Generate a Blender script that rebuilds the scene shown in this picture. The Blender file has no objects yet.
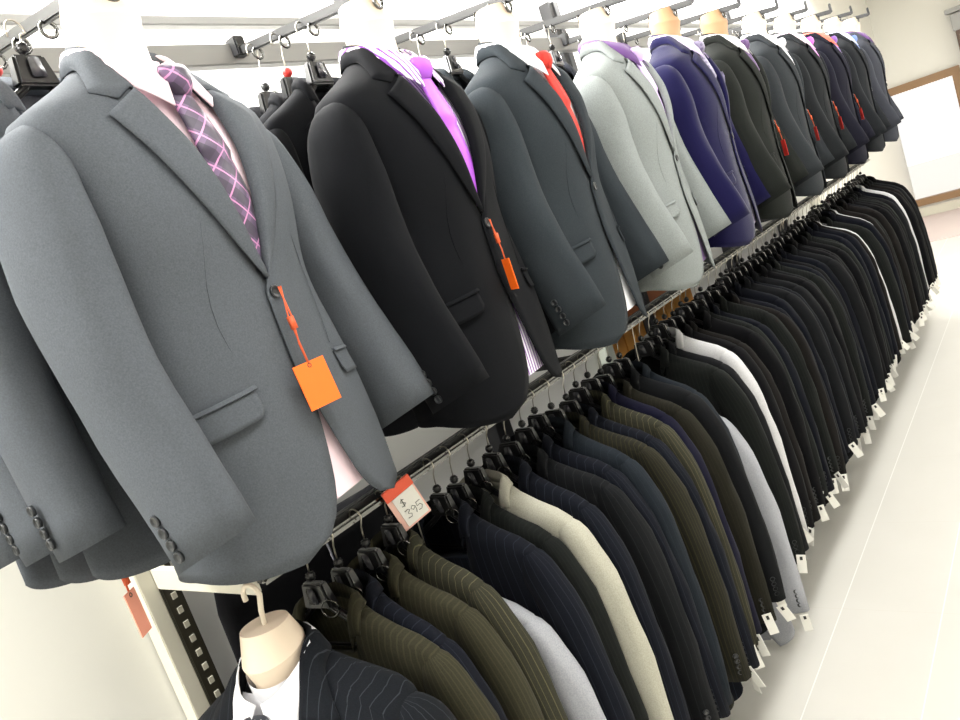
import bpy, bmesh, math, random
import numpy as np
from mathutils import Vector, Matrix, noise
SC = bpy.context.scene
COL = SC.collection
R = math.radians
rng = random.Random(7)

# ------------------------------------------------------------------ camera
cam_d = bpy.data.cameras.new('camera'); cam = bpy.data.objects.new('camera', cam_d); COL.objects.link(cam)
cam_d.sensor_width = 36.0; cam_d.lens = 770.0 / 960.0 * 36.0; cam_d.clip_start = 0.02
_roll = R(19.3); _u, _v, _F = 655.2477, 122.3046, 770.0
_X = np.array([_u, _v, _F]); _X /= np.linalg.norm(_X)
_Z = np.array([0, _F, -_v]); _Z /= np.linalg.norm(_Z)
_Y = -np.cross(_Z, _X)
_M = np.array([_X, _Y, _Z])
_c, _s = math.cos(_roll), math.sin(_roll)
_r = _M @ np.array([_c, -_s, 0]); _up = _M @ np.array([_s, _c, 0]); _fw = _M @ np.array([0, 0, 1.0])
cam.matrix_world = Matrix(((_r[0], _up[0], -_fw[0], 0), (_r[1], _up[1], -_fw[1], 0), (_r[2], _up[2], -_fw[2], 1.6), (0, 0, 0, 1)))
SC.camera = cam
# ------------------------------------------------------------------ world, exposure, lights
SC.view_settings.view_transform = 'Standard'; SC.view_settings.look = 'None'
SC.view_settings.gamma = 1.0; SC.view_settings.exposure = -0.74; SC.view_settings.use_curve_mapping = False
w = bpy.data.worlds.new('world'); SC.world = w; w.use_nodes = True
w.node_tree.nodes['Background'].inputs[0].default_value = (1.0, 0.985, 0.96, 1)
w.node_tree.nodes['Background'].inputs[1].default_value = 1.9
TUBES = [(x, 0.36, 2.40, 23) for x in (-0.5, 0.85, 2.2, 3.55, 4.9, 6.25)] + [(x, -1.9, 2.67, 11 if x < 6 else 40) for x in (-0.2, 1.8, 3.8, 5.8, 7.8, 9.6)] + [(x, 1.53, 2.67, 88) for x in (-0.5, 0.9, 2.3, 3.9, 5.5, 7.1)]  # first row is added, hung low out of view to brighten the jacket shoulders

# ------------------------------------------------------------------ materials
def mat(name, col, rough=0.6, metal=0.0, emit=None, sheen=0.0, spec=0.5, coat=0.0):
    m = bpy.data.materials.new(name); m.use_nodes = True
    b = m.node_tree.nodes['Principled BSDF']
    b.inputs['Base Color'].default_value = (*col, 1); b.inputs['Roughness'].default_value = rough
    b.inputs['Metallic'].default_value = metal; b.inputs['Specular IOR Level'].default_value = spec
    b.inputs['Sheen Weight'].default_value = sheen; b.inputs['Coat Weight'].default_value = coat
    if emit: b.inputs['Emission Color'].default_value = (*col, 1); b.inputs['Emission Strength'].default_value = emit
    return m
def N(m, t, **kw):
    n = m.node_tree.nodes.new(t)
    for k, v in kw.items(): setattr(n, k, v)
    return n
def L(m, a, b): m.node_tree.links.new(a, b)
def math_node(m, op, a, b=None):
    n = N(m, 'ShaderNodeMath', operation=op)
    for i, x in enumerate((a, b)):
        if x is None: continue
        if isinstance(x, (int, float)): n.inputs[i].default_value = x
        else: L(m, x, n.inputs[i])
    return n.outputs[0]
def mix(m, f, a, b):
    n = N(m, 'ShaderNodeMix', data_type='RGBA')
    if isinstance(f, (int, float)): n.inputs[0].default_value = f
    else: L(m, f, n.inputs[0])
    for i, x in ((6, a), (7, b)):
        if isinstance(x, tuple): n.inputs[i].default_value = (*x, 1)
        else: L(m, x, n.inputs[i])
    return n.outputs[2]
def srgb(r, g, b):
    f = lambda c: (c / 255 / 12.92) if c / 255 <= 0.04045 else ((c / 255 + 0.055) / 1.055) ** 2.4
    return (f(r), f(g), f(b))
def uvn(m):
    t = N(m, 'ShaderNodeUVMap'); s = N(m, 'ShaderNodeSeparateXYZ'); L(m, t.outputs[0], s.inputs[0]); return s
def stripe(m, coord, spacing, width, offs=0.0):
    q = math_node(m, 'FRACT', math_node(m, 'ADD', math_node(m, 'DIVIDE', coord, spacing), 50.0 + offs))
    return math_node(m, 'LESS_THAN', q, width)
def cloth(name, col, line=None, spacing=0.014, width=0.09, rough=0.85, vary=0.34, sheen=0.02, weave=True, amt=0.5):
    m = mat(name, col, rough, sheen=sheen, spec=0.06); b = m.node_tree.nodes['Principled BSDF']
    tc = N(m, 'ShaderNodeTexCoord')
    n1 = N(m, 'ShaderNodeTexNoise'); n1.inputs['Scale'].default_value = 420; n1.inputs['Detail'].default_value = 2; L(m, tc.outputs['Object'], n1.inputs[0])
    dark = tuple(c * (1 - vary) for c in col); lite = tuple(min(1, c * (1 + vary)) for c in col)
    c = mix(m, n1.outputs[0], dark, lite)
    if line:
        s = uvn(m); f = stripe(m, s.outputs[0], spacing, width); f = math_node(m, 'MULTIPLY', f, amt)
        c = mix(m, f, c, line)
    L(m, c, b.inputs['Base Color'])
    n2 = N(m, 'ShaderNodeTexNoise'); n2.inputs['Scale'].default_value = 900; L(m, tc.outputs['Object'], n2.inputs[0])
    bp = N(m, 'ShaderNodeBump'); bp.inputs['Strength'].default_value = 0.12; bp.inputs['Distance'].default_value = 0.002
    L(m, n2.outputs[0], bp.inputs['Height']); L(m, bp.outputs[0], b.inputs['Normal'])
    return m
def plaid(name, base, dark, line, sx=0.034):
    m = mat(name, base, 0.45, sheen=0.2); b = m.node_tree.nodes['Principled BSDF']; s = uvn(m)
    p = math_node(m, 'ADD', s.outputs[0], s.outputs[1]); q = math_node(m, 'SUBTRACT', s.outputs[0], s.outputs[1])
    f = math_node(m, 'MULTIPLY', stripe(m, p, sx * 1.4, 0.5), 0.75); c = mix(m, f, base, dark)
    f = math_node(m, 'MULTIPLY', stripe(m, q, sx * 1.4, 0.45, 0.3), 0.5); c = mix(m, f, c, dark)
    c = mix(m, stripe(m, p, sx * 1.4, 0.075, 0.2), c, line); c = mix(m, stripe(m, q, sx * 1.4, 0.075, 0.6), c, line)
    L(m, c, b.inputs['Base Color']); return m
def dotted(name, base, dot, sp=0.011, r=0.2):
    m = mat(name, base, 0.45, sheen=0.2); b = m.node_tree.nodes['Principled BSDF']; s = uvn(m)
    p = math_node(m, 'SUBTRACT', math_node(m, 'FRACT', math_node(m, 'DIVIDE', math_node(m, 'ADD', s.outputs[0], 9.0), sp)), 0.5)
    q = math_node(m, 'SUBTRACT', math_node(m, 'FRACT', math_node(m, 'DIVIDE', math_node(m, 'ADD', s.outputs[1], 9.0), sp)), 0.5)
    d = math_node(m, 'SQRT', math_node(m, 'ADD', math_node(m, 'MULTIPLY', p, p), math_node(m, 'MULTIPLY', q, q)))
    L(m, mix(m, math_node(m, 'LESS_THAN', d, r), base, dot), b.inputs['Base Color']); return m

M = {}
M['paint'] = mat('cream_wall_paint', srgb(241, 240, 233), 0.7)
M['ceiling'] = mat('white_ceiling_paint', srgb(246, 242, 232), 0.8)
def floor_mat():
    m = mat('pale_floor_tile', srgb(232, 228, 216), 0.35, spec=0.4); b = m.node_tree.nodes['Principled BSDF']
    tc = N(m, 'ShaderNodeTexCoord'); s = N(m, 'ShaderNodeSeparateXYZ'); L(m, tc.outputs['Object'], s.inputs[0])
    g = stripe(m, math_node(m, 'ADD', s.outputs[1], -0.567 + 0.3 * 0.008), 0.30, 0.012)
    g2 = stripe(m, s.outputs[0], 0.6, 0.004)
    n1 = N(m, 'ShaderNodeTexNoise'); n1.inputs['Scale'].default_value = 3; n1.inputs['Detail'].default_value = 6; L(m, tc.outputs['Object'], n1.inputs[0])
    c = mix(m, n1.outputs[0], srgb(218, 216, 209), srgb(229, 227, 221))
    c = mix(m, math_node(m, 'MULTIPLY', g2, 0.35), c, srgb(214, 208, 196))
    c = mix(m, g, c, srgb(248, 247, 243)); L(m, c, b.inputs['Base Color']); return m
M['floor'] = floor_mat()
M['chrome'] = mat('polished_chrome', (0.16, 0.16, 0.155), 0.2, 1.0)
M['steel'] = mat('hook_wire_steel', (0.45, 0.42, 0.36), 0.3, 1.0)
M['blackmetal'] = mat('black_painted_metal', (0.012, 0.012, 0.013), 0.4)
M['greymetal'] = mat('grey_painted_metal', srgb(158, 158, 156), 0.45, 0.2)
M['armmetal'] = mat('dark_grey_arm_metal', srgb(46, 46, 46), 0.45, 0.2)
M['whitemetal'] = mat('white_enamel_metal', srgb(226, 222, 206), 0.4)
M['slot'] = mat('dark_slotted_steel', srgb(58, 54, 44), 0.5, 0.4)
M['hole'] = mat('slot_hole_bright', srgb(190, 186, 170), 0.6)
M['plastic'] = mat('black_hanger_plastic', (0.010, 0.010, 0.011), 0.28)
M['plasticgrey'] = mat('smoke_grey_plastic', srgb(62, 62, 66), 0.25)
M['redcap'] = mat('red_size_plastic', srgb(200, 50, 45), 0.4)
M['form'] = mat('cream_bust_plaster', srgb(232, 214, 192), 0.5)
M['formtan'] = mat('tan_bust_plaster', srgb(192, 152, 114), 0.55)
M['hookwhite'] = mat('ivory_hook_plastic', srgb(225, 214, 194), 0.4)
M['orange'] = mat('orange_tag_card', srgb(250, 104, 14), 0.6)
M['redtag'] = mat('red_tag_card', srgb(205, 48, 40), 0.6)
M['orangestring'] = mat('dull_orange_cord', srgb(196, 78, 32), 0.6)
M['pinktag'] = mat('coral_tag_card', srgb(248, 166, 142), 0.6)
M['white'] = mat('white_tag_card', srgb(242, 240, 232), 0.6)
M['ink'] = mat('black_marker_ink', (0.015, 0.013, 0.013), 0.6)
M['signorange'] = mat('red_orange_sign_card', srgb(238, 92, 58), 0.5)
M['signpink'] = mat('pale_pink_sign_border', srgb(246, 196, 182), 0.5)
M['wood'] = mat('brown_frame_wood', srgb(150, 118, 84), 0.5)
M['wooddark'] = mat('dark_brown_wood', srgb(96, 76, 66), 0.55)
M['orangewood'] = mat('honey_pine_wood', srgb(224, 158, 72), 0.5)
M['glass'] = mat('clear_window_glass', (1, 1, 1), 0.02); M['glass'].node_tree.nodes['Principled BSDF'].inputs['Transmission Weight'].default_value = 1.0; M['glass'].node_tree.nodes['Principled BSDF'].inputs['IOR'].default_value = 1.1
M['paving'] = mat('pale_paving', srgb(244, 242, 236), 0.7)
M['lamp'] = mat('fluorescent_tube_glow', (1.0, 0.97, 0.92), 0.5, emit=9.0)
M['lampbody'] = mat('white_lamp_housing', srgb(240, 240, 236), 0.5)
M['pinkfloor'] = mat('pale_pink_floor_band', srgb(226, 210, 206), 0.6)
M['lining'] = mat('black_lining', (0.012, 0.012, 0.014), 0.5)

def dullbutton(c): return mat('button_horn', c, 0.3)
M['button'] = dullbutton((0.02, 0.022, 0.024))

# ------------------------------------------------------------------ mesh helper
class MB:
    def __init__(s): s.v = []; s.f = []; s.uv = []
    def grid(s, P, U=None, close=False):
        o = len(s.v); n, k = len(P), len(P[0])
        for row in P: s.v.extend([tuple(p) for p in row])
        for i in range(n - 1):
            for j in range(k if close else k - 1):
                j2 = (j + 1) % k
                s.f.append((o + i * k + j, o + i * k + j2, o + (i + 1) * k + j2, o + (i + 1) * k + j))
                if U:
                    e_ = lambda r_: r_[j2] if j2 else (2 * r_[j][0] - r_[j - 1][0], r_[j][1]); u = [U[i][j], e_(U[i]), e_(U[i + 1]), U[i + 1][j]]
                else: u = [(0, 0)] * 4
                s.uv.append(u)
    def poly(s, pts):
        o = len(s.v); s.v.extend([tuple(p) for p in pts]); s.f.append(tuple(range(o, o + len(pts)))); s.uv.append([(0, 0)] * len(pts))
    def box(s, c, d, rot=None, taper=1.0):
        o = len(s.v); m = rot or Matrix.Identity(3)
        for z in (-1, 1):
            t = taper if z > 0 else 1.0
            for x, y in ((-1, -1), (1, -1), (1, 1), (-1, 1)):
                s.v.append(tuple(Vector(c) + m @ Vector((x * d[0] / 2 * t, y * d[1] / 2 * t, z * d[2] / 2))))
        for q in ((0, 3, 2, 1), (4, 5, 6, 7), (0, 1, 5, 4), (1, 2, 6, 5), (2, 3, 7, 6), (3, 0, 4, 7)):
            s.f.append(tuple(o + i for i in q)); s.uv.append([(0, 0)] * 4)
    def tube(s, path, r, n=8, rx=None, cap=True):
        path = [Vector(p) for p in path]; rows = []
        t0 = (path[1] - path[0]).normalized()
        a = t0.orthogonal().normalized(); 
        for i, p in enumerate(path):
            t = (path[min(i + 1, len(path) - 1)] - path[max(i - 1, 0)]).normalized()
            a = (a - t * a.dot(t)).normalized(); b = t.cross(a)
            rr = r[i] if isinstance(r, (list, tuple)) else r
            rows.append([p + a * rr * math.cos(q) + b * rr * math.sin(q) for q in [2 * math.pi * k / n for k in range(n)]])
        s.grid(rows, close=True)
        if cap: s.poly(list(reversed(rows[0]))); s.poly(rows[-1])
    def ball(s, c, r, n=8):
        rows = []
        for i in range(n + 1):
            th = math.pi * i / n; rr = max(1e-4, r * math.sin(th))
            rows.append([(c[0] + rr * math.cos(2 * math.pi * k / (2 * n)), c[1] + rr * math.sin(2 * math.pi * k / (2 * n)), c[2] + r * math.cos(th)) for k in range(2 * n)])
        s.grid([list(reversed(q)) for q in rows], close=True)
    def ring(s, c, R0, r, rot=None, n=18, k=6):
        m = rot or Matrix.Identity(3); rows = []
        for i in range(n + 1):
            a = 2 * math.pi * i / n
            rows.append([Vector(c) + m @ Vector(((R0 + r * math.cos(b)) * math.cos(a), (R0 + r * math.cos(b)) * math.sin(a), r * math.sin(b))) for b in [2 * math.pi * q / k for q in range(k)]])
        s.grid(rows, close=True)
    def mesh(s, name, solid=0.0, bevel=0.0, smooth=True, sharp=None):
        me = bpy.data.meshes.new(name); me.from_pydata(s.v, [], s.f)
        ul = me.uv_layers.new(name='UVMap'); flat = [c for q in s.uv for c in q]
        for i, c in enumerate(flat): ul.data[i].uv = c
        bm = bmesh.new(); bm.from_mesh(me)
        bmesh.ops.remove_doubles(bm, verts=bm.verts, dist=1e-6)
        if solid: bmesh.ops.solidify(bm, geom=bm.faces[:], thickness=solid)
        if bevel: bmesh.ops.bevel(bm, geom=[e for e in bm.edges if e.calc_face_angle(0) > 0.5], offset=bevel, segments=2, affect='EDGES')
        bmesh.ops.recalc_face_normals(bm, faces=bm.faces[:])
        bm.to_mesh(me); bm.free()
        if smooth:
            for p in me.polygons: p.use_smooth = True
            if sharp: me.set_sharp_from_angle(angle=sharp)
        return me
    def build(s, name, m, parent=None, **kw):
        return put(name, s.mesh(name, **kw), m, parent)
def put(name, me, m, parent=None):
    if not me.materials: me.materials.append(m)
    o = bpy.data.objects.new(name, me); COL.objects.link(o)
    o.material_slots[0].link = 'OBJECT'; o.material_slots[0].material = m
    if parent: o.parent = parent
    return o
def tag(o, label=None, cat=None, group=None, kind=None):
    for k, v in (('label', label), ('category', cat), ('group', group), ('kind', kind)):
        if v: o[k] = v
    return o
def thing(name, label, cat, loc=(0, 0, 0), rz=0.0, group=None):
    o = bpy.data.objects.new(name, None); COL.objects.link(o); o.empty_display_size = 0.05
    o.location = loc; o.rotation_euler = (0, 0, rz); return tag(o, label, cat, group)
def interp(tab, z):
    zs = [r[0] for r in tab]; out = []
    i = max(0, min(len(zs) - 2, int(np.searchsorted(zs, z)) - 1)); h = zs[i + 1] - zs[i]; t = min(1, max(0, (z - zs[i]) / h))
    for c in range(1, len(tab[0])):
        p0, p1 = tab[i][c], tab[i + 1][c]
        m0 = (p1 - tab[i - 1][c]) / (zs[i + 1] - zs[i - 1]) * h if i > 0 else (p1 - p0)
        m1 = (tab[i + 2][c] - p0) / (zs[i + 2] - zs[i]) * h if i + 2 < len(zs) else (p1 - p0)
        t2, t3 = t * t, t * t * t
        out.append((2 * t3 - 3 * t2 + 1) * p0 + (t3 - 2 * t2 + t) * m0 + (-2 * t3 + 3 * t2) * p1 + (t3 - t2) * m1)
    return out
def crom(pts, n):
    pts = [Vector(p) for p in pts]; out = []
    k = len(pts) - 1
    for i in range(n + 1):
        q = i / n * k; j = min(k - 1, int(q)); t = q - j
        p0 = pts[j - 1] if j else pts[0] * 2 - pts[1]; p1 = pts[j]; p2 = pts[j + 1]; p3 = pts[j + 2] if j + 2 <= k else pts[k] * 2 - pts[k - 1]
        out.append(0.5 * ((2 * p1) + (p2 - p0) * t + (2 * p0 - 5 * p1 + 4 * p2 - p3) * t * t + (3 * p1 - p0 - 3 * p2 + p3) * t ** 3))
    return out

# ------------------------------------------------------------------ room
def struct(name, mb, m, **kw): return tag(mb.build(name, m, None, smooth=False, **kw), kind='structure')
q = MB(); q.box((4.5, -0.5, -0.05), (13.5, 5.0, 0.1)); struct('floor', q, M['floor'])
q = MB(); q.box((4.5, -0.5, 2.72), (13.5, 5.0, 0.1)); struct('ceiling', q, M['ceiling'])
q = MB(); q.box((4.28, 1.70, 1.335), (13.06, 0.1, 2.67)); struct('wall_left', q, M['paint'])
q = MB(); q.box((10.76, -1.03, 1.335), (0.1, 3.94, 2.67)); q.box((10.76, 1.30, 0.07), (0.1, 0.72, 0.14)); q.box((10.76, 1.30, 2.12), (0.1, 0.72, 1.10)); struct('wall_far', q, M['paint'])
q = MB(); q.box((-2.2, -0.6, 1.335), (0.1, 4.7, 2.67)); struct('wall_rear', q, M['paint'])
q = MB(); q.box((4.5, -2.95, 1.335), (13.5, 0.1, 2.67)); struct('wall_right', q, M['paint'])
q = MB(); q.box((10.70, -0.5, 0.05), (0.02, 4.9, 0.1)); struct('baseboard_far', q, M['whitemetal'])
for i, (x, y, z, p) in enumerate(TUBES):
    t = thing('ceiling_light', 'white fluorescent ceiling light over the %s, %s from the near end' % ('wall behind the rack' if y > 1 else 'suit rack, added to light the jackets' if y > 0 else 'aisle', ('first', 'second', 'third', 'fourth', 'fifth', 'sixth')[i % 6]), 'ceiling light', (x, y, z), 0, 'fluorescent ceiling lights')
    if z < 2.6:
        for s in (-0.4, 0.4): q = MB(); q.tube([(s, 0, -0.005), (s, 0, 2.67 - z)], 0.005, 6); q.build('hanging_rod', M['lampbody'], t)
    q = MB(); q.box((0, 0, -0.02), (1.25, 0.16, 0.04)); q.build('housing', M['lampbody'], t, smooth=False, bevel=0.005)
    for s in (-0.04, 0.04):
        q = MB(); q.tube([(-0.6, s, -0.055), (0.6, s, -0.055)], 0.013, 10); q.build('tube', M['lamp'], t)
    l = bpy.data.lights.new('tube_light', 'AREA'); l.shape = 'RECTANGLE'; l.size = 1.2; l.size_y = 0.16; l.energy = p; l.color = (1.0, 0.992, 0.978)
    lo = bpy.data.objects.new('tube_light', l); COL.objects.link(lo); lo.parent = t; lo.location = (0, 0, -0.08)

# far wall: framed window opening, post
q = MB(); q.box((10.70, 1.28, 0.175), (0.1, 0.74, 0.08)); q.box((10.70, 1.28, 1.535), (0.1, 0.74, 0.09))
for y_ in (0.95,): q.box((10.70, y_, 0.852), (0.1, 0.08, 1.28))
fr = struct('window_1', q, M['wood'], bevel=0.004); fr['label'] = 'brown wooden frame of the bright far window'
q = MB(); q.box((10.72, 1.32, 0.852), (0.008, 0.66, 1.28)); struct('window_pane', q, M['glass']).parent = fr
q = MB(); q.box((14.3, 1.4, -0.06), (7.0, 9.0, 0.1)); struct('pavement', q, M['paving'])
t = thing('wall_post', 'dark brown post with a grey cap beside the framed window', 'post', (10.62, 0.80, 0))
q = MB(); q.box((0, 0, 0.97), (0.12, 0.12, 1.94)); q.build('shaft', M['wooddark'], t, smooth=False, bevel=0.006)
q = MB(); q.box((0, 0, 2.03), (0.14, 0.16, 0.18)); q.box((0, 0, 2.16), (0.2, 0.24, 0.05)); q.build('cap', M['greymetal'], t, smooth=False, bevel=0.006)
q = MB(); q.box((9.75, 0.6, 0.004), (1.75, 2.1, 0.008)); tag(q.build('floor_band', M['pinkfloor'], None, smooth=False), 'pale pink floor band before the far window', 'floor mat')  # thin pale pink slab over the far end of the floor

# ------------------------------------------------------------------ rack
RY, RH = 1.20, 1.153
X0, X1 = 0.68, 6.35
UPR = [0.68, 1.90, 3.12, 4.34, 5.40, 6.35]
for k, x in enumerate(UPR):
    lab = ['white slotted upright on the wall at the near end of the rack', 'black slotted upright behind the rail under the black display jacket', 'black slotted upright on the wall beside the honey wood panel',
           'black slotted upright on the wall behind the navy blue display jacket', 'black slotted upright on the wall between fourth and last uprights', 'white slotted upright on the wall at the far end of the rack'][k]
    t = thing('wall_upright', lab, 'upright', (x, 1.62, 0), 0, 'slotted uprights behind the rack')
    wm = M['whitemetal'] if k in (0, 5) else M['blackmetal']
    q = MB(); q.box((-0.022, 0, 1.2), (0.035, 0.05, 2.4)); q.build('post', wm, t, smooth=False, bevel=0.002)
    q = MB(); q.box((0.016, -0.005, 1.2), (0.04, 0.05, 2.4)); st = q.build('slotted_strip', M['slot'] if k == 0 else wm, t, smooth=False, bevel=0.002)
    if k == 0:
        q = MB(); q.box((0.016, -0.031, 0), (0.011, 0.004, 0.014)); sm_ = q.mesh('slot', smooth=False)
        for i in range(20): put('slot', sm_, M['hole'], st).location = (0, 0, 0.62 + i * 0.034)
    # bracket carrying the lower rail
    b = thing('rail_bracket', ['wide white bracket', 'black bracket', 'black bracket', 'black bracket', 'black bracket', 'white bracket'][k] + ' holding the lower rail, ' + ['at its near end', 'under the black display jacket', 'in front of the honey wood panel', 'below the navy blue display jacket', 'below the dark charcoal display jackets', 'at its far end'][k], 'bracket', (x, 1.595, RH), 0, 'brackets of the lower rail')
    q = MB()
    if k in (0, 5):
        q.box((0, -0.18, -0.005), (0.014, 0.36, 0.05)); q.build('plate', wm, b, smooth=False, bevel=0.003)
    else:
        q.box((0, -0.18, -0.005), (0.012, 0.36, 0.03)); q.build('plate', wm, b, smooth=False, bevel=0.003)
t = thing('hanging_rail', 'long chrome lower rail carrying the packed row of suits', 'clothes rail', (0, RY, RH))
q = MB(); q.box(((X0 + X1) / 2, -0.004, 0), (X1 - X0 + 0.02, 0.014, 0.016)); q.build('chrome_tube', M['chrome'], t, smooth=False, bevel=0.006)
q = MB(); q.box(((X0 + X1) / 2, 0.022, 0.004), (X1 - X0, 0.02, 0.030)); q.build('backing_bar', M['blackmetal'], t, smooth=False, bevel=0.003)
for zz, hh, nm, lb in ((2.168, 0.05, 'upper_rail', 'grey wall bar carrying the display arms above the jackets'), (2.268, 0.022, 'upper_rail', 'thin grey bar running along the wall above the display arms')):
    q = MB(); q.box((3.8, 1.47 if hh > 0.03 else 1.52, zz), (7.6, 0.03, hh)); tag(q.build('wall_bar', M['greymetal'], None, smooth=False, bevel=0.003), lb, 'wall bar', 'grey bars along the wall')
q = MB()
t = thing('wood_panel', 'honey coloured slatted wood panel on the wall behind the lower rail', 'wood panel', (3.22, 1.63, 0.55))
for i in range(8): q.box((-0.40 + i * 0.114, 0, 0.24), (0.108, 0.03, 0.48))
q.build('boards', M['orangewood'], t, smooth=False, bevel=0.003)
q = MB(); q.box((0, -0.005, 0.52), (0.92, 0.04, 0.07)); q.build('top_rail', mat('red_brown_wood', srgb(150, 84, 40), 0.5), t, smooth=False, bevel=0.003)
q = MB(); q.box((2.70, 1.615, 0.65), (0.07, 0.04, 1.3)); tag(q.build('wall_post', mat('pale_green_white_paint', srgb(214, 220, 206), 0.5), None, smooth=False, bevel=0.004), 'pale green white post against the wall left of the honey wood panel', 'post')

# ------------------------------------------------------------------ jackets
ROWS_FORM = [(0.0, .226, .120, .128, 2.3), (0.1, .222, .122, .124, 2.3), (0.25, .202, .114, .110, 2.3), (0.36, .192, .114, .106, 2.25), (0.48, .200, .126, .112, 2.6),
             (0.56, .205, .118, .104, 2.9), (0.61, .212, .100, .090, 3.0), (0.642, .206, .086, .080, 3.0), (0.662, .176, .076, .076, 2.7), (0.68, .143, .068, .072, 2.4), (0.70, .108, .060, .068, 2.1), (0.72, .080, .054, .066, 2.0)]
ROWS_FLAT = [(-0.12, .247, .030, .031, 2.2), (0.05, .236, .031, .031, 2.2), (0.22, .216, .031, .030, 2.2), (0.36, .204, .031, .030, 2.2), (0.48, .206, .032, .031, 2.2),
             (0.56, .212, .033, .031, 2.6), (0.61, .220, .032, .031, 3.2), (0.640, .218, .031, .031, 3.4), (0.660, .186, .030, .030, 3.0), (0.68, .146, .030, .030, 2.2), (0.70, .106, .030, .032, 2.1), (0.72, .078, .030, .034, 2.0)]
SL_FORM = [(.058, .252, -.098, .040, .066), (.12, .252, -.083, .041, .067), (.26, .247, -.042, .044, .070), (.38, .238, -.014, .047, .073), (.50, .226, -.003, .047, .074), (.58, .214, 0, .040, .062), (.612, .207, 0, .031, .047), (.630, .202, 0, .020, .030), (.638, .196, 0, .008, .014)]
SL_BACK = [(.055, .256, -.060, .042, .052), (.12, .256, -.050, .043, .053), (.26, .250, -.028, .045, .053), (.38, .241, -.012, .047, .050), (.50, .228, 0, .047, .045), (.58, .214, 0, .040, .038), (.612, .207, 0, .031, .031), (.630, .202, 0, .020, .022), (.638, .197, 0, .008, .010)]
SL_FLAT = [(-.035, .272, -.006, .042, .026), (.08, .268, -.004, .046, .028), (.22, .266, -.002, .048, .030), (.36, .257, 0, .048, .031), (.50, .238, 0, .049, .032), (.58, .218, 0, .041, .030), (.612, .213, 0, .030, .027), (.630, .208, 0, .018, .020), (.638, .204, 0, .007, .009)]
ZB = 0.375
def roll_x(z):
    t = max(0.0, min(1.0, (z - ZB) / (0.70 - ZB))); return 0.006 + 0.072 * t ** 0.92
def ysurf(rows, x, z, off=0.0):
    a, bf, bb, n = interp(rows, z); r = min(0.985, abs(x) / a); return -bf * (1 - r ** n) ** (1 / n) - off
def edge_x(z, cut=True):
    if z >= ZB: return roll_x(z)
    x = -0.014 + 0.020 * max(0, (z - ZB + 0.03) / 0.03)
    if z < 0.24: x += ((0.24 - z) / 0.24) ** 1.6 * 0.072
    rc = 0.075
    if z < rc: x += rc * (1 - math.sqrt(max(0, 1 - ((rc - z) / rc) ** 2))) * 0.9
    return x
def body_mesh(rows, seed, fold, front=True, grow=0.0, z0=0.0, z1=0.72, nz=40, nc=64):
    mb = MB(); P = []; U = []
    for i in range(nz + 1):
        t = i / nz; z = z0 + (z1 - z0) * (t if True else t)
        a, bf, bb, n = interp(rows, z); a += grow; bf += grow; bb += grow
        ex = edge_x(z) if front else 0
        fe = math.copysign(math.asin(min(1, (abs(ex) / a) ** (n / 2))), ex) if front else 0.0
        row = []; ur = []
        for j in range(nc + 1):
            ph = fe + (2 * math.pi - 2 * fe) * j / nc
            s, c = math.sin(ph), math.cos(ph)
            x = a * math.copysign(abs(s) ** (2 / n), s); b = bf if c > 0 else bb
            y = -b * math.copysign(abs(c) ** (2 / n), c)
            if front and c > 0.2:
                k = max(0, 1 - abs(x) / 0.06)
                y -= (0.006 if j < nc / 2 else 0.0) * (k if j < nc / 2 else 0)
                y += 0.003 * (k if j > nc / 2 else 0)
            p = Vector((x, y, z)); d = noise.noise(Vector((x * 9 + seed, y * 9, z * 4.5))) * fold + noise.noise(Vector((x * 22, y * 22 + seed, z * 6))) * fold * 0.35
            if z > 0.6: d *= 0.4
            nn = Vector((x / a, y / max(b, 0.05), 0)); nn = nn.normalized() if nn.length > 0 else nn
            zz = z
            if front and c > 0: zz = z - 0.045 * max(0, 1 - z / 0.2) * c
            row.append((x + nn.x * d, y + nn.y * d, zz)); ur.append((x if abs(s) < 0.9 else x + math.copysign(abs(y) * 0.2, x), z))
        P.append(row); U.append(ur)
    mb.grid(P, U)
    return mb
def sleeve_mesh(tab, side, seed, fold, n=22, nz=22, k=-0.32):
    mb = MB(); P = []; U = []; zs = [tab[0][0] + (tab[-1][0] - tab[0][0]) * (1 - (1 - i / nz) ** 1.7) for i in range(nz + 1)]
    def ring(z, shrink=0.0, lift=0.0):
        cx, cy, rx, ry = interp(tab, z); row = []; ur = []
        fk = max(0, 1 - (z - tab[0][0]) / 0.18)
        for j in range(n):
            a = 2 * math.pi * j / n; c, s = math.cos(a), math.sin(a)
            x = max(1e-3, rx - shrink) * math.copysign(abs(c) ** 0.85, c); y = max(1e-3, ry - shrink) * math.copysign(abs(s) ** 0.85, s)
            d = noise.noise(Vector((c * 1.6 + seed, s * 1.6, z * 7))) * fold + noise.noise(Vector((c * 2.5, s * 2.5 + seed, z * 16))) * fold * 0.4
            d *= min(1, max(0.15, (0.66 - z) / 0.15)); x *= 1 + d / rx; y *= 1 + d / ry * 0.6
            row.append((side * (cx + x), cy + y, z + k * y * fk + lift)); ur.append((a * 0.046, z))
        return row, ur
    for lift, z, sh in ((0.03, zs[0], 0.006), (0.0, zs[0], 0.004)):
        r_, u_ = ring(z, sh, lift); P.append(r_); U.append(u_)
    for z in zs: r_, u_ = ring(z); P.append(r_); U.append(u_)
    mb.grid(P, U, close=True); mb.poly(P[-1])
    return mb
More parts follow.
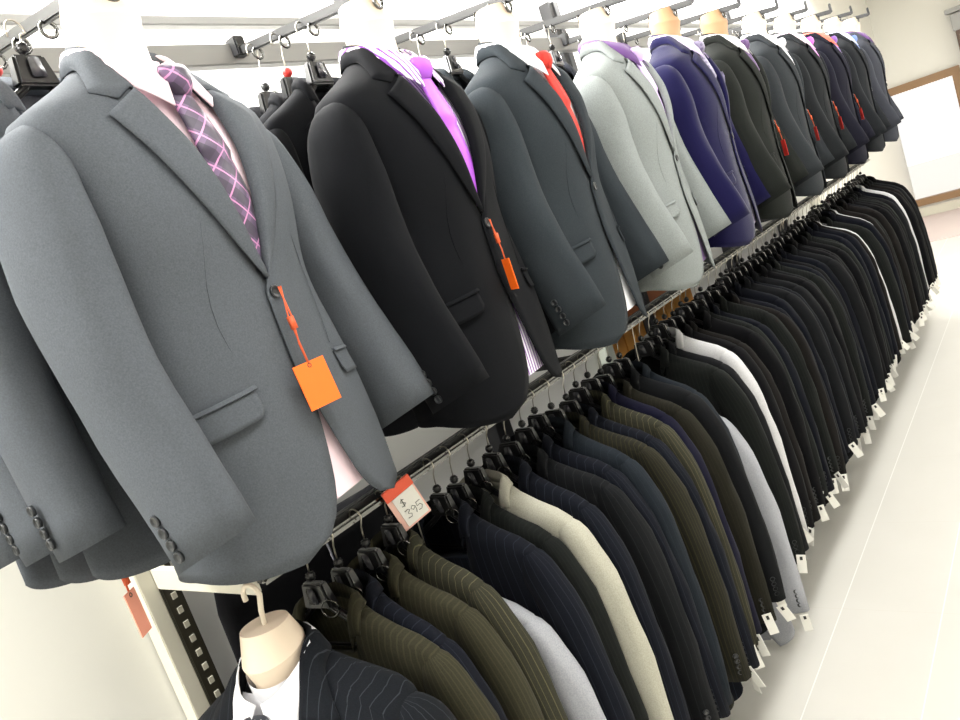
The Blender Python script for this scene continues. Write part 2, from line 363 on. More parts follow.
def lapel_mesh(rows, side, depth=0.0035):
    mb = MB(); P = []; U = []; n, k = 18, 7
    for i in range(n + 1):
        t = i / n
        zi = ZB - 0.012 + (0.664 - ZB + 0.012) * t; xi = roll_x(zi) - 0.004
        zo = ZB - 0.012 + (0.622 - ZB + 0.012) * t; xo = 0.004 + 0.136 * t ** 0.95 + 0.010 * math.sin(math.pi * t)
        row = []; ur = []
        for j in range(k + 1):
            v = j / k; x = xi + (xo - xi) * v; z = zi + (zo - zi) * v
            off = depth + 0.007 * math.sin(math.pi * min(1, v * 1.0) ** 0.7) * (0.4 + 0.6 * t) + 0.002
            if v == 0: off = -0.004
            row.append((side * x, ysurf(rows, x, z, off), z)); ur.append((x * 0.8 - z * 0.35, z))
        P.append(row); U.append(ur)
    mb.grid(P, U); return mb
def collar_mesh(rows, hang=False):
    mb = MB(); P = []; U = []
    d = 0.0 if not hang else 0.0
    inner = [(.066, ysurf(rows, .066, .664, .006), .664), (.066, ysurf(rows, .064, .70, .002), .702), (.062, -.018, .742), (.050, .034, .764), (0, .056, .772)]
    outer = [(.134, ysurf(rows, .134, .660, .004), .660), (.118, ysurf(rows, .112, .684, .004), .684), (.095, -.012, .712), (.069, .050, .716), (0, .077, .712)]
    if hang:
        inner = [(.052, -.024, .672), (.060, -.022, .705), (.064, -.008, .732), (.05, .020, .745), (0, .034, .750)]; outer = [(.084, -.027, .678), (.088, -.025, .694), (.086, -.006, .714), (.066, .030, .714), (0, .044, .710)]
    I = crom(inner, 14); O = crom(outer, 14)
    I = I + [Vector((-p.x, p.y, p.z)) for p in reversed(I[:-1])]; O = O + [Vector((-p.x, p.y, p.z)) for p in reversed(O[:-1])]
    for ii, (a, b) in enumerate(zip(I, O)):
        c = (a + b) / 2; c.z += 0.003; o = Vector((c.x, c.y - 0.0, 0)); o = o.normalized() * 0.0035 if o.length else o
        s0 = a + Vector((0, 0, -0.03)) + (-o * 0.6)
        cc = c + o
        if not hang and ii in (0, len(I) - 1): cc = Vector((math.copysign(.108, a.x), ysurf(rows, .108, .645, .006), .645))
        row = [s0, a, a + (b - a) * 0.12 + o * 0.5, cc, b]
        P.append(row); U.append([(p.x, p.z) for p in row])
    mb.grid(P, U); return mb
def disc_button(c, r, nrm=(0, -1, 0), t=0.004):
    mb = MB(); n = Vector(nrm).normalized(); a = n.orthogonal().normalized(); b = n.cross(a); rows = []
    for rr, h in ((0.3, t * .55), (.72, t * .6), (.85, t), (1, t * .8), (1.0, 0)):
        rows.append([Vector(c) + n * h + (a * math.cos(q) + b * math.sin(q)) * r * rr for q in [2 * math.pi * k / 14 for k in range(14)]])
    mb.grid(rows, close=True); mb.poly(rows[0]); mb.poly(list(reversed(rows[-1]))); return mb
def patch(rows, x0, x1, z0, z1, slope, off, rnd=0.012, grow=0.0):
    mb = MB(); P = []; U = []; n, k = 12, 6
    for i in range(n + 1):
        u = i / n; x = x0 + (x1 - x0) * u; row = []; ur = []
        for j in range(k + 1):
            v = j / k; zt = z1 + slope * (abs(x) - abs(x0)); zbm = z0 + slope * (abs(x) - abs(x0))
            e = min(u, 1 - u) * abs(x1 - x0); cut = rnd * (1 - math.sqrt(max(0, 1 - (max(0, rnd - e) / rnd) ** 2))) if rnd else 0
            z = zt + (zbm + cut - zt) * v
            row.append((x, ysurf(rows, x, z, off + 0.004 * v), z)); ur.append((x, z))
        P.append(row); U.append(ur)
    mb.grid(P, U); return mb

F = ROWS_FORM
ME = {}
ME['body'] = body_mesh(F, 3.1, 0.006).mesh('jacket_body', solid=0.003)
for s in (1, -1):
    ME['sleeve%d' % s] = sleeve_mesh(SL_FORM, s, 5 + s, 0.006).mesh('sleeve')
    ME['lapel%d' % s] = lapel_mesh(F, s).mesh('lapel', solid=0.0018)
    ME['flap%d' % s] = patch(F, s * .100, s * .195, .180, .222, -0.08, .002).mesh('pocket_flap', solid=0.002)
    ME['welt%d' % s] = patch(F, s * .098, s * .197, .220, .2255, -0.08, .003, 0).mesh('pocket_welt', solid=0.002)
ME['collar'] = collar_mesh(F).mesh('collar', solid=0.0018)
for s in (1, -1):
    q = MB(); q.tube([(s * (.098 + .012 * math.sin(i * .5)), ysurf(F, .098 + .012 * math.sin(i * .5), .235 + i * .028, .0012), .235 + i * .028) for i in range(9)], 0.0007, 5); ME['dart%d' % s] = q.mesh('dart_seam')
ME['button'] = disc_button((0.0, ysurf(F, 0, ZB - 0.035, .007), ZB - 0.035), 0.010).mesh('front_button')
for i in range(4):
    z = 0.088 + i * 0.017; cx, cy, rx, ry = interp(SL_FORM, z)
    for s in (1, -1):
        ang = R(8); c = (s * (cx + rx * math.cos(ang) * 1.0), cy + ry * math.sin(ang) + 0.004, z - 0.018)
        ME['cuff%d_%d' % (s, i)] = disc_button(c, 0.0078, (s * math.cos(ang) / rx, math.sin(ang) / ry, 0), 0.005).mesh('cuff_button')
L_ = ROWS_FLAT
ME['hbody'] = body_mesh(L_, 8.2, 0.004, z0=-0.12).mesh('jacket_body', solid=0.002)
for v in range(3):
    for s in (1, -1): ME['hsleeve%d_%d' % (v, s)] = sleeve_mesh(SL_FLAT, s, 11 + 3 * v + s, 0.007, n=18, nz=18, k=0).mesh('sleeve')
ME['bbody'] = body_mesh(L_, 4.2, 0.004).mesh('jacket_body', solid=0.002)
for v in range(3):
    for s in (1, -1): ME['bsleeve%d_%d' % (v, s)] = sleeve_mesh(SL_BACK, s, 21 + 3 * v + s, 0.007, n=20, nz=20, k=-0.2).mesh('sleeve')
ME['hcollar'] = collar_mesh(L_, True).mesh('collar', solid=0.003)
for s in (1, -1): ME['hlapel%d' % s] = lapel_mesh(L_, s, 0.002).mesh('lapel', solid=0.002)
for i in range(4):
    z = -0.008 + i * 0.016
    for s in (1, -1): ME['hcuff%d_%d' % (s, i)] = disc_button((s * (.270 + .026), -.022, z), 0.007, (s * 0.6, -0.7, 0), 0.006).mesh('cuff_button')
for i in range(4):
    z = 0.085 + i * 0.017; cx, cy, rx, ry = interp(SL_BACK, z); ang = R(10)
    for s in (1, -1): ME['bcuff%d_%d' % (s, i)] = disc_button((s * (cx + rx * math.cos(ang)), cy + ry * math.sin(ang), z - .005), 0.0078, (s, .15, 0), 0.006).mesh('cuff_button')
def trousers_mesh():
    mb = MB(); P = []
    for i in range(13):
        z = -0.165 + (0.62 + 0.165) * i / 12; row = []
        for j in range(20):
            a = 2 * math.pi * j / 20; w_ = 0.155 + 0.012 * math.sin(z * 9); row.append((0.02 + w_ * math.copysign(abs(math.cos(a)) ** 0.6, math.cos(a)), 0.017 * math.sin(a) + 0.004 * math.sin(6 * a), z + 0.012 * math.cos(a)))
        P.append(row)
    mb.grid(P, [[(p[0], p[2]) for p in r_] for r_ in P], close=True); mb.poly(P[-1]); mb.poly(list(reversed(P[0]))); return mb
ME['trousers'] = trousers_mesh().mesh('trousers')

# shirt, tie, bust form
def shirt_mesh():
    mb = body_mesh(F, 3.1, 0.003, front=False, grow=-0.014, z0=0.012, z1=0.70, nz=30, nc=48)
    P = [[(0.061 * math.sin(a), -0.0 - 0.055 * math.cos(a) + 0.002, z - 0.022 * math.cos(a)) for a in [2 * math.pi * k / 32 for k in range(33)]] for z in (0.675, 0.70, 0.725, 0.735)]
    mb.grid(P, [[(p[0], p[2]) for p in r_] for r_ in P]); return mb
def shirt_collar(side):
    mb = MB(); n = 12; top = crom([(0.004, -.074, .700), (.038, -.062, .714), (.066, -.01, .743), (.050, .045, .757), (0, .064, .760)], n)
    bot = crom([(.038, -.108, .625), (.064, -.086, .655), (.075, -.008, .712), (.055, .050, .728), (0, .072, .728)], n); P = []
    for a, b in zip(top, bot):
        c = (a + b) / 2 + Vector((a.x, a.y, 0)).normalized() * 0.004; P.append([Vector((side * p.x, p.y, p.z)) for p in (a, c, b)])
    mb.grid(P, [[(p.x, p.z) for p in r_] for r_ in P]); return mb
def tie_mesh():
    mb = MB(); P = []; U = []
    for i in range(25):
        t = i / 24; z = 0.652 - 0.287 * t; hw = 0.019 + 0.026 * t ** 0.8 ; row = []; ur = []
        yc = -(interp(F, min(z, .66))[1] - 0.014) - 0.012
        yc = min(yc, -0.092 - 0.02 * min(1, t * 4)); yc = max(yc, -(interp(F, z)[1] - 0.009)) if z < 0.55 else yc
        for j in range(9):
            v = j / 4 - 1; row.append((hw * v, yc + 0.010 * abs(v) ** 2 - 0.004, z)); ur.append((hw * v, z))
        P.append(row); U.append(ur)
    mb.grid(P, U); return mb
def knot_mesh():
    mb = MB(); P = []; U = []
    for i, (z, hw, dy) in enumerate(((.682, .020, .004), (.688, .025, .012), (.678, .026, .018), (.660, .021, .019), (.646, .016, .012), (.644, .012, .004))):
        row = []
        for j in range(12):
            a = 2 * math.pi * j / 12; row.append((hw * math.cos(a), -0.089 - dy * 0.3 + dy * math.sin(a), z))
        P.append(row); U.append([(p[0], p[2]) for p in row])
    mb.grid(P, U, close=True); mb.poly(P[0]); mb.poly(P[-1]); return mb
def form_mesh():
    mb = MB(); P = []
    for z in [0.30 + 0.39 * i / 14 for i in range(15)]:
        a, bf, bb, n = interp(F, z); a -= .026; bf -= .026; bb -= .026; a = max(a, .052); bf = max(bf, .046); bb = max(bb, .048)
        P.append([(a * math.sin(q), -(bf if math.cos(q) > 0 else bb) * math.cos(q), z) for q in [2 * math.pi * k / 32 for k in range(32)]])
    for z, a, bf, bb in ((.72, .050, .045, .049), (.75, .049, .046, .049), (.792, .055, .056, .051), (.835, .042, .038, .040)):
        P.append([(a * math.sin(q), -(bf if math.cos(q) > 0 else bb) * math.cos(q), z + 0.010 * math.cos(q) * (-1 if .78 < z < .81 else 0)) for q in [2 * math.pi * k / 32 for k in range(32)]])
    mb.grid(P, close=True); mb.poly(P[-1]); mb.poly(list(reversed(P[0]))); return mb
ME['shirt'] = shirt_mesh().mesh('shirt_body'); ME['tie'] = tie_mesh().mesh('tie_blade', solid=0.003); ME['knot'] = knot_mesh().mesh('tie_knot')
for s in (1, -1): ME['scollar%d' % s] = shirt_collar(s).mesh('shirt_collar', solid=0.0025)
ME['form'] = form_mesh().mesh('bust', sharp=R(24))
def hook_path(z0, z1, r=0.017):
    pts = [(0, 0, z0), (0, 0, z0 + (z1 - z0) * 0.35), (0.004, 0, z0 + (z1 - z0) * 0.6), (0, 0, z1 - r * 1.1)]
    return pts
def hook_mb(z0, z1, r=0.014, rad=0.0018):
    # the crook wraps over a bar whose top is at z1 (local x is across the bar)
    mb = MB(); pts = [(0, 0, z0), (0.003, 0, z0 + (z1 - z0) * .3), (0.006, 0, z0 + (z1 - z0) * .5), (r, 0, z1 - r)]
    pts += [(r * math.cos(a), 0, z1 - r + (r + .003) * math.sin(a)) for a in [math.pi * k / 8 for k in range(1, 9)]] + [(-r, 0, z1 - r - 0.008)]
    mb.tube(pts, rad, 6); return mb
def hanger_body_mb():
    mb = MB()
    mb.box((0, 0, 0.745), (0.075, 0.024, 0.05), taper=0.72); mb.ball((0, 0, 0.782), 0.0105, 6)
    for s in (1, -1):
        P = []
        for i in range(9):
            t = i / 8; x = s * (0.02 + 0.16 * t); z = 0.722 - 0.090 * t ** 0.9; ry = 0.008 + 0.006 * t; rz = 0.009
            P.append([(x, ry * math.cos(a), z + rz * math.sin(a)) for a in [2 * math.pi * k / 8 for k in range(8)]])
        mb.grid(P, close=True); mb.poly(P[-1])
    mb.box((0, 0, 0.64), (0.33, 0.008, 0.008)); return mb
ME['hanger'] = hanger_body_mb().mesh('hanger_body', bevel=0.004, sharp=0.7)
q = MB(); q.box((0, -0.0145, 0.748), (0.026, 0.006, 0.032), taper=0.7); ME['clip'] = q.mesh('hanger_clip', bevel=0.002)
q = MB(); q.ring((0.034, -0.012, 0.722), 0.017, 0.0016, Matrix.Rotation(R(90), 3, 'X') @ Matrix.Rotation(R(20), 3, 'Y')); ME['ring'] = q.mesh('ring')
q = MB(); q.ball((0, 0, 0.782), 0.0118, 6); ME['cap'] = q.mesh('size_cap')
q = MB(); q.box((0.0, -0.0135, 0.752), (0.034, 0.002, 0.008)); ME['plate'] = q.mesh('name_plate')

CLOTH = {}
def C(key):
    if key in CLOTH: return CLOTH[key]
    return CLOTH[key]
def defc(key, rgb, line=None, sp=0.014, wd=0.09, **kw): CLOTH[key] = cloth('wool_' + key, srgb(*rgb), srgb(*line) if line else None, sp, wd, **kw)
defc('grey', (79, 83, 88)); defc('black', (14, 15, 18)); defc('charcoal', (45, 50, 54)); defc('lightgrey', (128, 133, 132)); defc('blue', (17, 15, 54), sheen=0.15)
defc('olivecharcoal', (32, 34, 32)); defc('slate', (45, 48, 51)); defc('darkcharcoal', (32, 34, 36)); defc('inky', (26, 26, 36)); defc('midnight', (32, 34, 37)); defc('ash', (58, 60, 67))
defc('bustpin', (22, 24, 28), (65, 69, 75), 0.02, 0.07)
defc('olive', (50, 48, 37), (68, 66, 50), 0.012, 0.25); defc('navypin', (19, 21, 28), (51, 56, 67), 0.021, 0.08); defc('olivepin', (50, 49, 40), (108, 104, 77), 0.016, 0.10)
defc('darkgreen', (22, 24, 23), (34, 36, 34), 0.012, 0.25); defc('cream', (172, 170, 156)); defc('palegrey', (160, 162, 168)); defc('charpin', (22, 23, 25), (48, 50, 52), 0.021, 0.08)
defc('steelblue', (30, 35, 41), (45, 51, 58), 0.02, 0.08); defc('oliveline', (37, 36, 30), (65, 61, 41), 0.011, 0.2); defc('indigo', (19, 19, 36)); defc('brown', (32, 31, 25), (45, 41, 34), 0.012, 0.2)
defc('plainblack', (14, 14, 16)); defc('plainnavy', (14, 16, 23)); defc('plaincharcoal', (22, 23, 25)); defc('white', (196, 196, 198)); defc('brownblack', (23, 21, 20))
SHIRT = {k: mat('cotton_' + k, srgb(*c), 0.8, sheen=0.1) for k, c in dict(pink=(240, 214, 222), white=(240, 240, 244), purple=(88, 52, 112), lilac=(206, 190, 226), grey=(214, 214, 216), blush=(238, 214, 232), coral=(236, 110, 92), bluewhite=(214, 222, 244)).items()}
SHIRT['stripe'] = cloth('cotton_purple_stripe', srgb(240, 234, 246), srgb(126, 70, 160), 0.011, 0.35, sheen=0.0, vary=0.02, amt=1.0)
TIE = dict(plaid=plaid('silk_plaid', srgb(92, 68, 102), srgb(30, 22, 42), srgb(186, 124, 168)), violet=mat('silk_violet', srgb(168, 84, 204), 0.4), coral=cloth('silk_coral', srgb(196, 62, 54), srgb(160, 40, 38), .012, .3, rough=.5),
           lilac=mat('silk_lilac', srgb(204, 172, 232), 0.4), paisley=dotted('silk_grey_pattern', srgb(128, 120, 146), srgb(86, 76, 112), 0.016, .32), plum=cloth('silk_plum', srgb(112, 88, 128), srgb(72, 54, 90), .012, .4, rough=.5),
           silver=mat('silk_silver', srgb(206, 206, 212), 0.4), magenta=mat('silk_magenta', srgb(216, 106, 214), 0.4), purple=mat('silk_purple', srgb(132, 88, 176), 0.4), blue=mat('silk_blue', srgb(104, 132, 206), 0.4), dots=dotted('silk_navy_dots', srgb(32, 36, 46), srgb(190, 194, 200), 0.0125, .17))

def tag_mb(w_, h_, t_=0.0015, hole=True):
    mb = MB(); mb.box((0, 0, -h_ / 2), (w_, t_, h_)); return mb
def swing_tag(parent, p, length, w_, h_, m, rot, cardname='swing_tag', string=M['orangestring']):
    o = tag_mb(w_, h_, 0.0018).build(cardname, m, parent, smooth=False); o.location = Vector(p) + Vector((-0.014, -0.012, -length)); o.rotation_euler = rot
    mb = MB(); a = Matrix.Identity(3)
    inv = o.matrix_basis.inverted()
    top = inv @ Vector(p); mb.tube([top, top * 0.6 + Vector((0.003, 0, 0)), top * 0.25 + Vector((-0.002, 0, 0)), Vector((0.0, 0, -0.004))], 0.0014, 6)
    mb.tube([top + Vector((0.004, 0, 0)), top * 0.6 + Vector((-0.003, 0, 0)), Vector((0.001, 0, -0.004))], 0.0012, 6)
    c = top * 0.52; mb.box(c, (0.009, 0.006, 0.02)); mb.build('string', string, o)
    q_ = MB(); q_.ring((0, -0.001, -0.006), 0.003, 0.0007, Matrix.Rotation(R(90), 3, 'X')); q_.build('eyelet', M['ink'], o)
    return o
DISPLAY = 'display jackets on bust forms along the upper arms'
def dress(loc, rz, key, shirt, tie, name, arm_top, form='form', tagm=None, tagrot=(0, 0, 0), tagsize=(.045, .062), taglen=.085, square=None, buttons=True, where='', hookm='steel', formdz=0.0):
    fo = thing('bust_form', '%s headless bust form under the %s' % ({'form': 'cream', 'formtan': 'tan'}[form], name), 'bust form', (loc[0], loc[1], loc[2] + formdz), rz, 'bust forms wearing jackets')
    put('bust', ME['form'], M[form], fo)
    hook_mb(0.815, arm_top - loc[2] - formdz, 0.016, 0.0045 if hookm == 'hookwhite' else 0.0022).build('hook', M[hookm], fo)
    sh = thing('dress_shirt', '%s dress shirt worn under the %s' % (shirt[1], name), 'shirt', loc, rz, 'dress shirts on the bust forms')
    put('shirt_body', ME['shirt'], SHIRT[shirt[0]], sh)
    for s in (1, -1): put('shirt_collar', ME['scollar%d' % s], SHIRT[shirt[0]], sh)
    if tie:
        ti = thing('necktie', '%s necktie worn with the %s' % (tie[1], name), 'necktie', loc, rz, 'neckties on the bust forms')
        put('tie_blade', ME['tie'], TIE[tie[0]], ti); put('tie_knot', ME['knot'], TIE[tie[0]], ti)
    j = thing('suit_jacket', '%s %s' % (name, where), 'jacket', loc, rz, DISPLAY); m = CLOTH[key]
    put('jacket_body', ME['body'], m, j); put('collar', ME['collar'], m, j)
    for s in (1, -1):
        sl = put('sleeve', ME['sleeve%d' % s], m, j); put('lapel', ME['lapel%d' % s], m, j)
        put('dart_seam', ME['dart%d' % s], m, j); fl = put('pocket_flap', ME['flap%d' % s], m, j); put('pocket_welt', ME['welt%d' % s], m, fl)
        if buttons:
            for i in range(4): put('cuff_button', ME['cuff%d_%d' % (s, i)], M['button'], sl)
    put('front_button', ME['button'], M['button'], j)
    if square:
        mb = MB(); y = ysurf(F, .12, .55, .006)
        for dx in (-.018, 0, .018): mb.grid([[(0.118 + dx - .016, y + .004, .53), (0.118 + dx, y - .002, .53), (0.118 + dx + .016, y + .004, .535)], [(0.118 + dx - .012, y + .002, .55), (0.118 + dx, y - .006, .556), (0.118 + dx + .012, y + .002, .552)], [(0.118 + dx - .001, y, .566), (0.118 + dx, y - .003, .572), (0.118 + dx + .001, y, .567)]])
        tag(put('pocket_square', mb.mesh('pocket_square', solid=.002), TIE[square], None), 'lilac patterned pocket square in the navy blue display jacket pocket', 'pocket square').matrix_world = Matrix.Translation(loc) @ Matrix.Rotation(rz, 4, 'Z')
    if tagm: swing_tag(j, (0.004, ysurf(F, 0, ZB - .03, .014), ZB - .03), taglen, tagsize[0], tagsize[1], M[tagm], tagrot)
    return j

def hang(x, y, base, rz, key, label, hlabel, group, bar_top, near=False, red=None, tags=0, var=0, lap=True, trous=True, rail=None, butt=False, sc=1.0, tilt=0.0, sleeves=(1, -1), pre='h'):
    h = thing('coat_hanger', hlabel, 'hanger', (x, y, base), rz, 'hangers of ' + group)
    put('hanger_body', ME['hanger'], M['plastic'], h)
    hz = bar_top - base
    key_h = 'hook%.3f' % hz
    if key_h not in ME: ME[key_h] = hook_mb(0.784, hz, 0.016, 0.0016).mesh('hook')
    hk = put('hook', ME[key_h], M['steel'], h)
    if rail == 'x': pass
    if red: put('size_cap', ME['cap'], M[red], h)
    put('hanger_clip', ME['clip'], M['plasticgrey'], h)
    if near: put('ring', ME['ring'], M['chrome'], h)
    j = thing('suit_jacket', label, 'jacket', (x, y, base), rz, group); j.scale = (sc, 1, 1); m = CLOTH[key]; j.rotation_euler[1] = tilt
    put('jacket_body', ME[pre + 'body'], m, j); put('collar', ME['hcollar'], m, j)
    for s in sleeves:
        sl = put('sleeve', ME[pre + 'sleeve%d_%d' % (var, s)], m, j)
        if butt and s == 1 or butt == 'both':
            for i in range(4): put('cuff_button', ME[pre + 'cuff%d_%d' % (s, i)], M['button'], sl)
    if lap:
        for s in (1, -1): put('lapel', ME['hlapel%d' % s], m, j)
    if trous: put('trousers', ME['trousers'], m, j)
    for k in range(tags):
        r0 = random.Random(int(x * 1000) + k); w_, h_ = 0.026, 0.062 + r0.random() * .015
        o = put('price_tag', ME.setdefault('ptag', tag_mb(.027, .065).mesh('price_tag', smooth=False)), M['white'], j)
        o.location = (.292 + .02 * r0.random(), -.030 - .012 * k, .0 - .05 * r0.random()); o.rotation_euler = (R(r0.uniform(-15, 15)), R(r0.uniform(-40, 15)), R(r0.uniform(-30, 40)))
        put('print', ME.setdefault('pprint', (lambda b: (b.box((0, -.0012, -.012), (.008, .0012, .012)), b.box((0, .0012, -.012), (.008, .0012, .012)), b)[2])(MB()).mesh('print', smooth=False)), M['ink'], o)
    return j

# --- upper display jackets
ORD = ['first', 'second', 'third', 'fourth', 'fifth', 'sixth', 'seventh', 'eighth', 'ninth', 'tenth', 'eleventh', 'twelfth', 'thirteenth', 'fourteenth', 'fifteenth', 'sixteenth', 'seventeenth', 'eighteenth', 'nineteenth', 'twentieth', 'twenty-first', 'twenty-second', 'twenty-third', 'twenty-fourth', 'twenty-fifth', 'twenty-sixth', 'twenty-seventh']
UP = [ # x, y, yaw, fabric, shirt, tie, name, form, tag, tagrot, where, back key, back word
 (0.70, 1.06, 12, 'grey', ('pink', 'pale pink'), ('plaid', 'purple and pink plaid'), 'mid grey display jacket', 'form', 'orange', (R(-6), 0, R(-18)), 'with a square orange tag, nearest on the upper row', 'grey', 'grey'),
 (1.27, 1.06, 6, 'black', ('stripe', 'purple striped'), ('violet', 'bright violet'), 'black display jacket', 'form', 'orange', (0, 0, R(60)), 'showing a violet tie and striped shirt tail', 'black', 'black'),
 (1.75, 1.06, 6, 'charcoal', ('white', 'white'), ('coral', 'coral red'), 'charcoal display jacket', 'form', None, None, 'with a coral red tie, beside the light grey one', 'charcoal', 'charcoal'),
 (2.30, 1.06, 6, 'lightgrey', ('purple', 'deep purple'), ('lilac', 'pale lilac'), 'light grey display jacket', 'form', None, None, 'over a deep purple shirt', 'ash', 'grey'),
 (2.84, 1.06, 6, 'blue', ('lilac', 'pale lilac'), ('paisley', 'grey patterned'), 'navy blue display jacket', 'formtan', None, None, 'with a pocket square, on the upper row', 'blue', 'navy blue'),
 (3.36, 1.06, 6, 'olivecharcoal', ('grey', 'pale grey'), ('plum', 'plum patterned'), 'greenish black display jacket', 'formtan', 'redtag', (0, 0, R(40)), 'next beyond the navy blue one', 'olivecharcoal', 'greenish black'),
 (3.91, 1.06, 6, 'slate', ('white', 'white'), ('silver', 'silver'), 'slate grey display jacket', 'form', 'redtag', (0, 0, R(30)), 'with a silver tie and white shirt', 'slate', 'slate grey'),
 (4.44, 1.06, 6, 'darkcharcoal', ('blush', 'blush pink'), ('magenta', 'magenta'), 'dark charcoal display jacket', 'form', 'redtag', (0, 0, R(30)), 'with a magenta tie', 'darkcharcoal', 'dark charcoal'),
 (4.99, 1.06, 6, 'inky', ('coral', 'coral'), ('purple', 'purple'), 'inky navy display jacket', 'form', 'redtag', (0, 0, R(30)), 'over a coral shirt', 'inky', 'inky navy'),
 (5.56, 1.06, 6, 'midnight', ('bluewhite', 'bluish white'), ('blue', 'light blue'), 'black grey display jacket', 'form', None, None, 'with a light blue tie', 'midnight', 'black grey'),
 (6.12, 1.06, 6, 'ash', ('purple', 'dark purple'), None, 'ash grey display jacket', 'form', None, None, 'last at the far end of the upper row', 'ash', 'ash grey'),
]
def arm_h(y): return 2.17 - (1.45 - y) * 0.14
for k, (x, y, yaw, key, shirt, tie, name, form, tg, tr, where, bkey, bword) in enumerate(UP):
    t = thing('display_arm', 'dark grey display arm projecting from the wall above the %s' % name, 'display arm', (x, 1.45, 2.17), 0, 'arms of the upper row')
    q = MB(); q.box((0, -0.25, -0.035), (0.012, 0.52, 0.022), Matrix.Rotation(math.atan(0.14), 3, 'X')); q.build('bar', M['armmetal'], t, smooth=False, bevel=0.003)
    q = MB(); q.box((0, 0.0, 0.01), (0.03, 0.035, 0.045)); q.build('clamp', M['blackmetal'], t, smooth=False, bevel=0.003)
    q = MB(); q.box((0, -0.508, -0.052), (0.02, 0.012, 0.05)); q.build('end_stop', M['blackmetal'], t, smooth=False, bevel=0.003)
    q = MB(); q.ring((0, 0, 0), 0.013, 0.0035, Matrix.Rotation(R(90), 3, 'X'), 12, 6); sm_ = ME.setdefault('stopring', q.mesh('stop_ring'))
    for i in range(5): put('stop_ring', sm_, M['chrome'], t).location = (0, -0.06 - i * 0.095, -0.027 - i * 0.0135)
    dress((x, y, 1.275 if k == 0 else 1.27 if k < 4 else 1.282), R(yaw), key, shirt, tie, name, arm_h(y), form, tg, tr or (0, 0, 0), taglen=.118 if k == 0 else .085, tagsize=(.056, .070) if k == 0 else (.03, .065), square='paisley' if k == 4 else None, buttons=k < 4, where=where)
    for i in range(3 if k < 2 else 2):
        yy = 1.225 + i * 0.085
        bj = hang(x + rng.uniform(-.012, .012) - (.035 + .02 * i if k == 0 else 0), yy, 1.315 if k == 0 else 1.285, R(yaw + rng.uniform(-3, 3)), bkey, '%s jacket, %s behind the %s on its arm' % (bword, ORD[i], name), 'black hanger, %s behind the %s, on its arm' % (ORD[i], name), 'jackets hung behind the display jackets', arm_h(yy), near=False, red='redcap' if i == 1 and k < 4 else None, var=i, lap=True, trous=False, butt='both' if k == 0 else False, pre='b')
        if k == 0 and i == 0: swing_tag(bj, (-0.195, 0.0, -0.01), 0.035, .03, .070, M['pinktag'], (0, 0, R(25)))

# --- lower rail
dress((0.605, 1.125, 0.325), R(-74), 'bustpin', ('white', 'crisp white'), ('dots', 'navy white-dotted'), 'charcoal pinstripe display jacket', RH + 0.035, 'form', where='on the low bust form below the near rail end', hookm='hookwhite', buttons=False, formdz=-0.04)
SEQ = ['olive', 'navypin', 'olive', 'olivepin', 'palegrey', 'navypin', 'darkgreen', 'cream', 'navypin', 'charpin', 'navypin', 'steelblue', 'oliveline', 'navypin', 'olivepin', 'indigo', 'brown', 'plaincharcoal', 'steelblue', 'palegrey', 'darkgreen', 'plaincharcoal', 'white', 'plainblack', 'brownblack', 'plainblack', 'darkgreen', 'plainnavy']
WORD = dict(olive='olive', navypin='navy pinstripe', olivepin='olive pinstripe', palegrey='pale grey', darkgreen='dark green grey', cream='cream', charpin='charcoal pinstripe', steelblue='steel blue', oliveline='dark olive striped', indigo='indigo', brown='dark brown', plaincharcoal='charcoal', plainnavy='dark navy', plainblack='black', white='white', brownblack='brownish black')
SP = 0.0735; XS = 0.765
NS = int((6.0 - XS) / SP) + 1
whites = {22: 'white jacket', 50: 'nearer of the twin white jackets', 54: 'farther of the twin white jackets', 66: 'white jacket by the rail end'}
far = ['plainblack', 'plainnavy', 'plaincharcoal', 'plainblack', 'brownblack', 'plainblack', 'plainnavy', 'darkgreen', 'plaincharcoal']
for i in range(NS):
    x = XS + i * SP; key = 'white' if i in whites else (SEQ[i] if i < len(SEQ) else far[rng.randrange(len(far))])
    word = WORD[key]
    if i < 7: lab = '%s suit jacket, %s behind the low bust form on the rail' % (word, ORD[i])
    elif i == 7: lab = 'cream suit jacket among dark ones on the lower rail'
    elif i < 22: lab = '%s suit jacket, %s beyond the cream jacket on the lower rail' % (word, ORD[i - 8])
    elif i in whites: lab = {22: 'white suit jacket standing alone among dark ones halfway along the lower rail', 50: 'white suit jacket, nearer of two close together far along the lower rail', 54: 'white suit jacket, farther of two close together far along the lower rail', 66: 'white suit jacket near the far end of the lower rail'}[i]
    elif i < 50: lab = '%s suit jacket packed between the lone white jacket and the twin white jackets' % word
    elif i < 54: lab = '%s suit jacket between the two white jackets that hang close together' % word
    elif i < 66: lab = '%s suit jacket between the twin white jackets and the last white jacket' % word
    else: lab = '%s suit jacket at the far rail end beyond the last white jacket' % word
    hl = 'black hanger holding ' + lab.replace(' suit jacket', ' jacket').replace(' on the lower rail', '').replace(' along the lower rail', '').replace(' standing alone', '').replace(' packed', '').replace(' that hang close together', '').replace('the ', '')
    r1 = random.Random(i * 13 + 5)
    hang(x + r1.uniform(-.008, .008), RY + r1.uniform(-.006, .006), 0.318 + r1.uniform(-.012, .012) - (0.10 if i == 4 else 0.14 if i == 19 else 0), R(-90 + r1.uniform(-5, 5)), key, lab, hl, 'suits on the lower rail', RH + 0.016, near=i < 12, var=i % 3,
         tags=(0 if i < 12 else (1 if r1.random() < .45 else 0) + (1 if r1.random() < .35 else 0)), butt=8 <= i < 40, sc=.95 if key == 'white' else r1.uniform(.95, 1.05), tilt=R(r1.uniform(-1.5, 1.5)), lap=False)

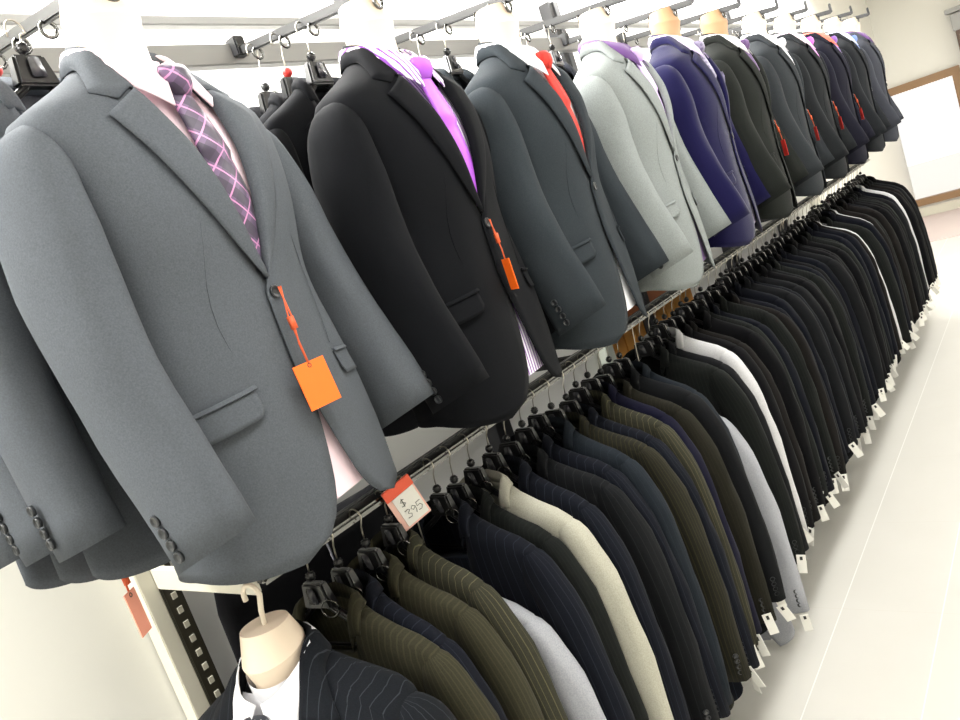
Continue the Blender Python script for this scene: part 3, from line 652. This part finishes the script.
# price sign clipped on the rail
t = thing('price_sign', 'red and white 395 price sign clipped on the lower rail', 'price sign', (1.005, RY - 0.03, RH + 0.022), 0); t.rotation_euler = (R(4), R(-14), R(-25)); t.scale = (1.12, 1, 1.12)
q = MB(); q.box((0, 0.003, -0.045), (0.062, 0.003, 0.09)); q.build('holder', M['signpink'], t, smooth=False, bevel=0.001)
q = MB(); q.box((0, -0.0005, -0.011), (0.062, 0.005, 0.022)); q.build('header', M['signorange'], t, smooth=False, bevel=0.001)
q = MB(); q.box((0.003, 0.0, -0.054), (0.048, 0.002, 0.062)); q.build('paper', M['white'], t, smooth=False)
q = MB()
def stroke(pts, ox, oz, s): q.tube([(ox + px * s, -0.0018, oz + pz * s) for px, pz in pts], 0.0006, 5)
stroke([(.8, .9), (.4, 1), (.1, .75), (.5, .5), (.8, .25), (.4, 0), (0, .1)], -0.012, -0.046, .013); stroke([(.5, 1.15), (.42, -.15)], -0.012, -0.046, .013)
for k, pts in enumerate(([(.05, .95), (.5, 1), (.65, .8), (.3, .55), (.65, .3), (.5, 0), (.05, .08)], [(.65, .7), (.4, 1), (.1, .8), (.3, .5), (.62, .7), (.6, .3), (.45, 0)], [(.7, 1), (.15, 1), (.1, .55), (.5, .6), (.65, .3), (.4, 0), (.05, .05)])):
    stroke(pts, -0.014 + k * 0.0125, -0.072, .017)
q.build('handwriting', M['ink'], t)

# black garment bag hanging against the wall behind the first suits
t = thing('garment_bag', 'plain black garment bag against the wall behind the near rail end', 'garment bag', (1.02, 1.53, 0.28))
q = MB(); P = []
for z, wx, wy in ((0, .27, .02), (.03, .28, .04), (.5, .285, .045), (.74, .28, .04), (.79, .27, .03), (.80, .26, .012)):
    P.append([(wx * math.copysign(abs(math.cos(a)) ** .5, math.cos(a)), wy * math.sin(a) + .006 * math.sin(5 * a), z) for a in [2 * math.pi * k / 32 for k in range(32)]])
q.grid(P, close=True); q.poly(P[-1]); q.poly(list(reversed(P[0]))); q.build('bag_body', CLOTH['plainblack'], t)
q = MB(); q.tube([(0, -.047, .05), (0, -.05, .4), (0, -.045, .76)], .003, 6); q.build('zip', M['plasticgrey'], t)
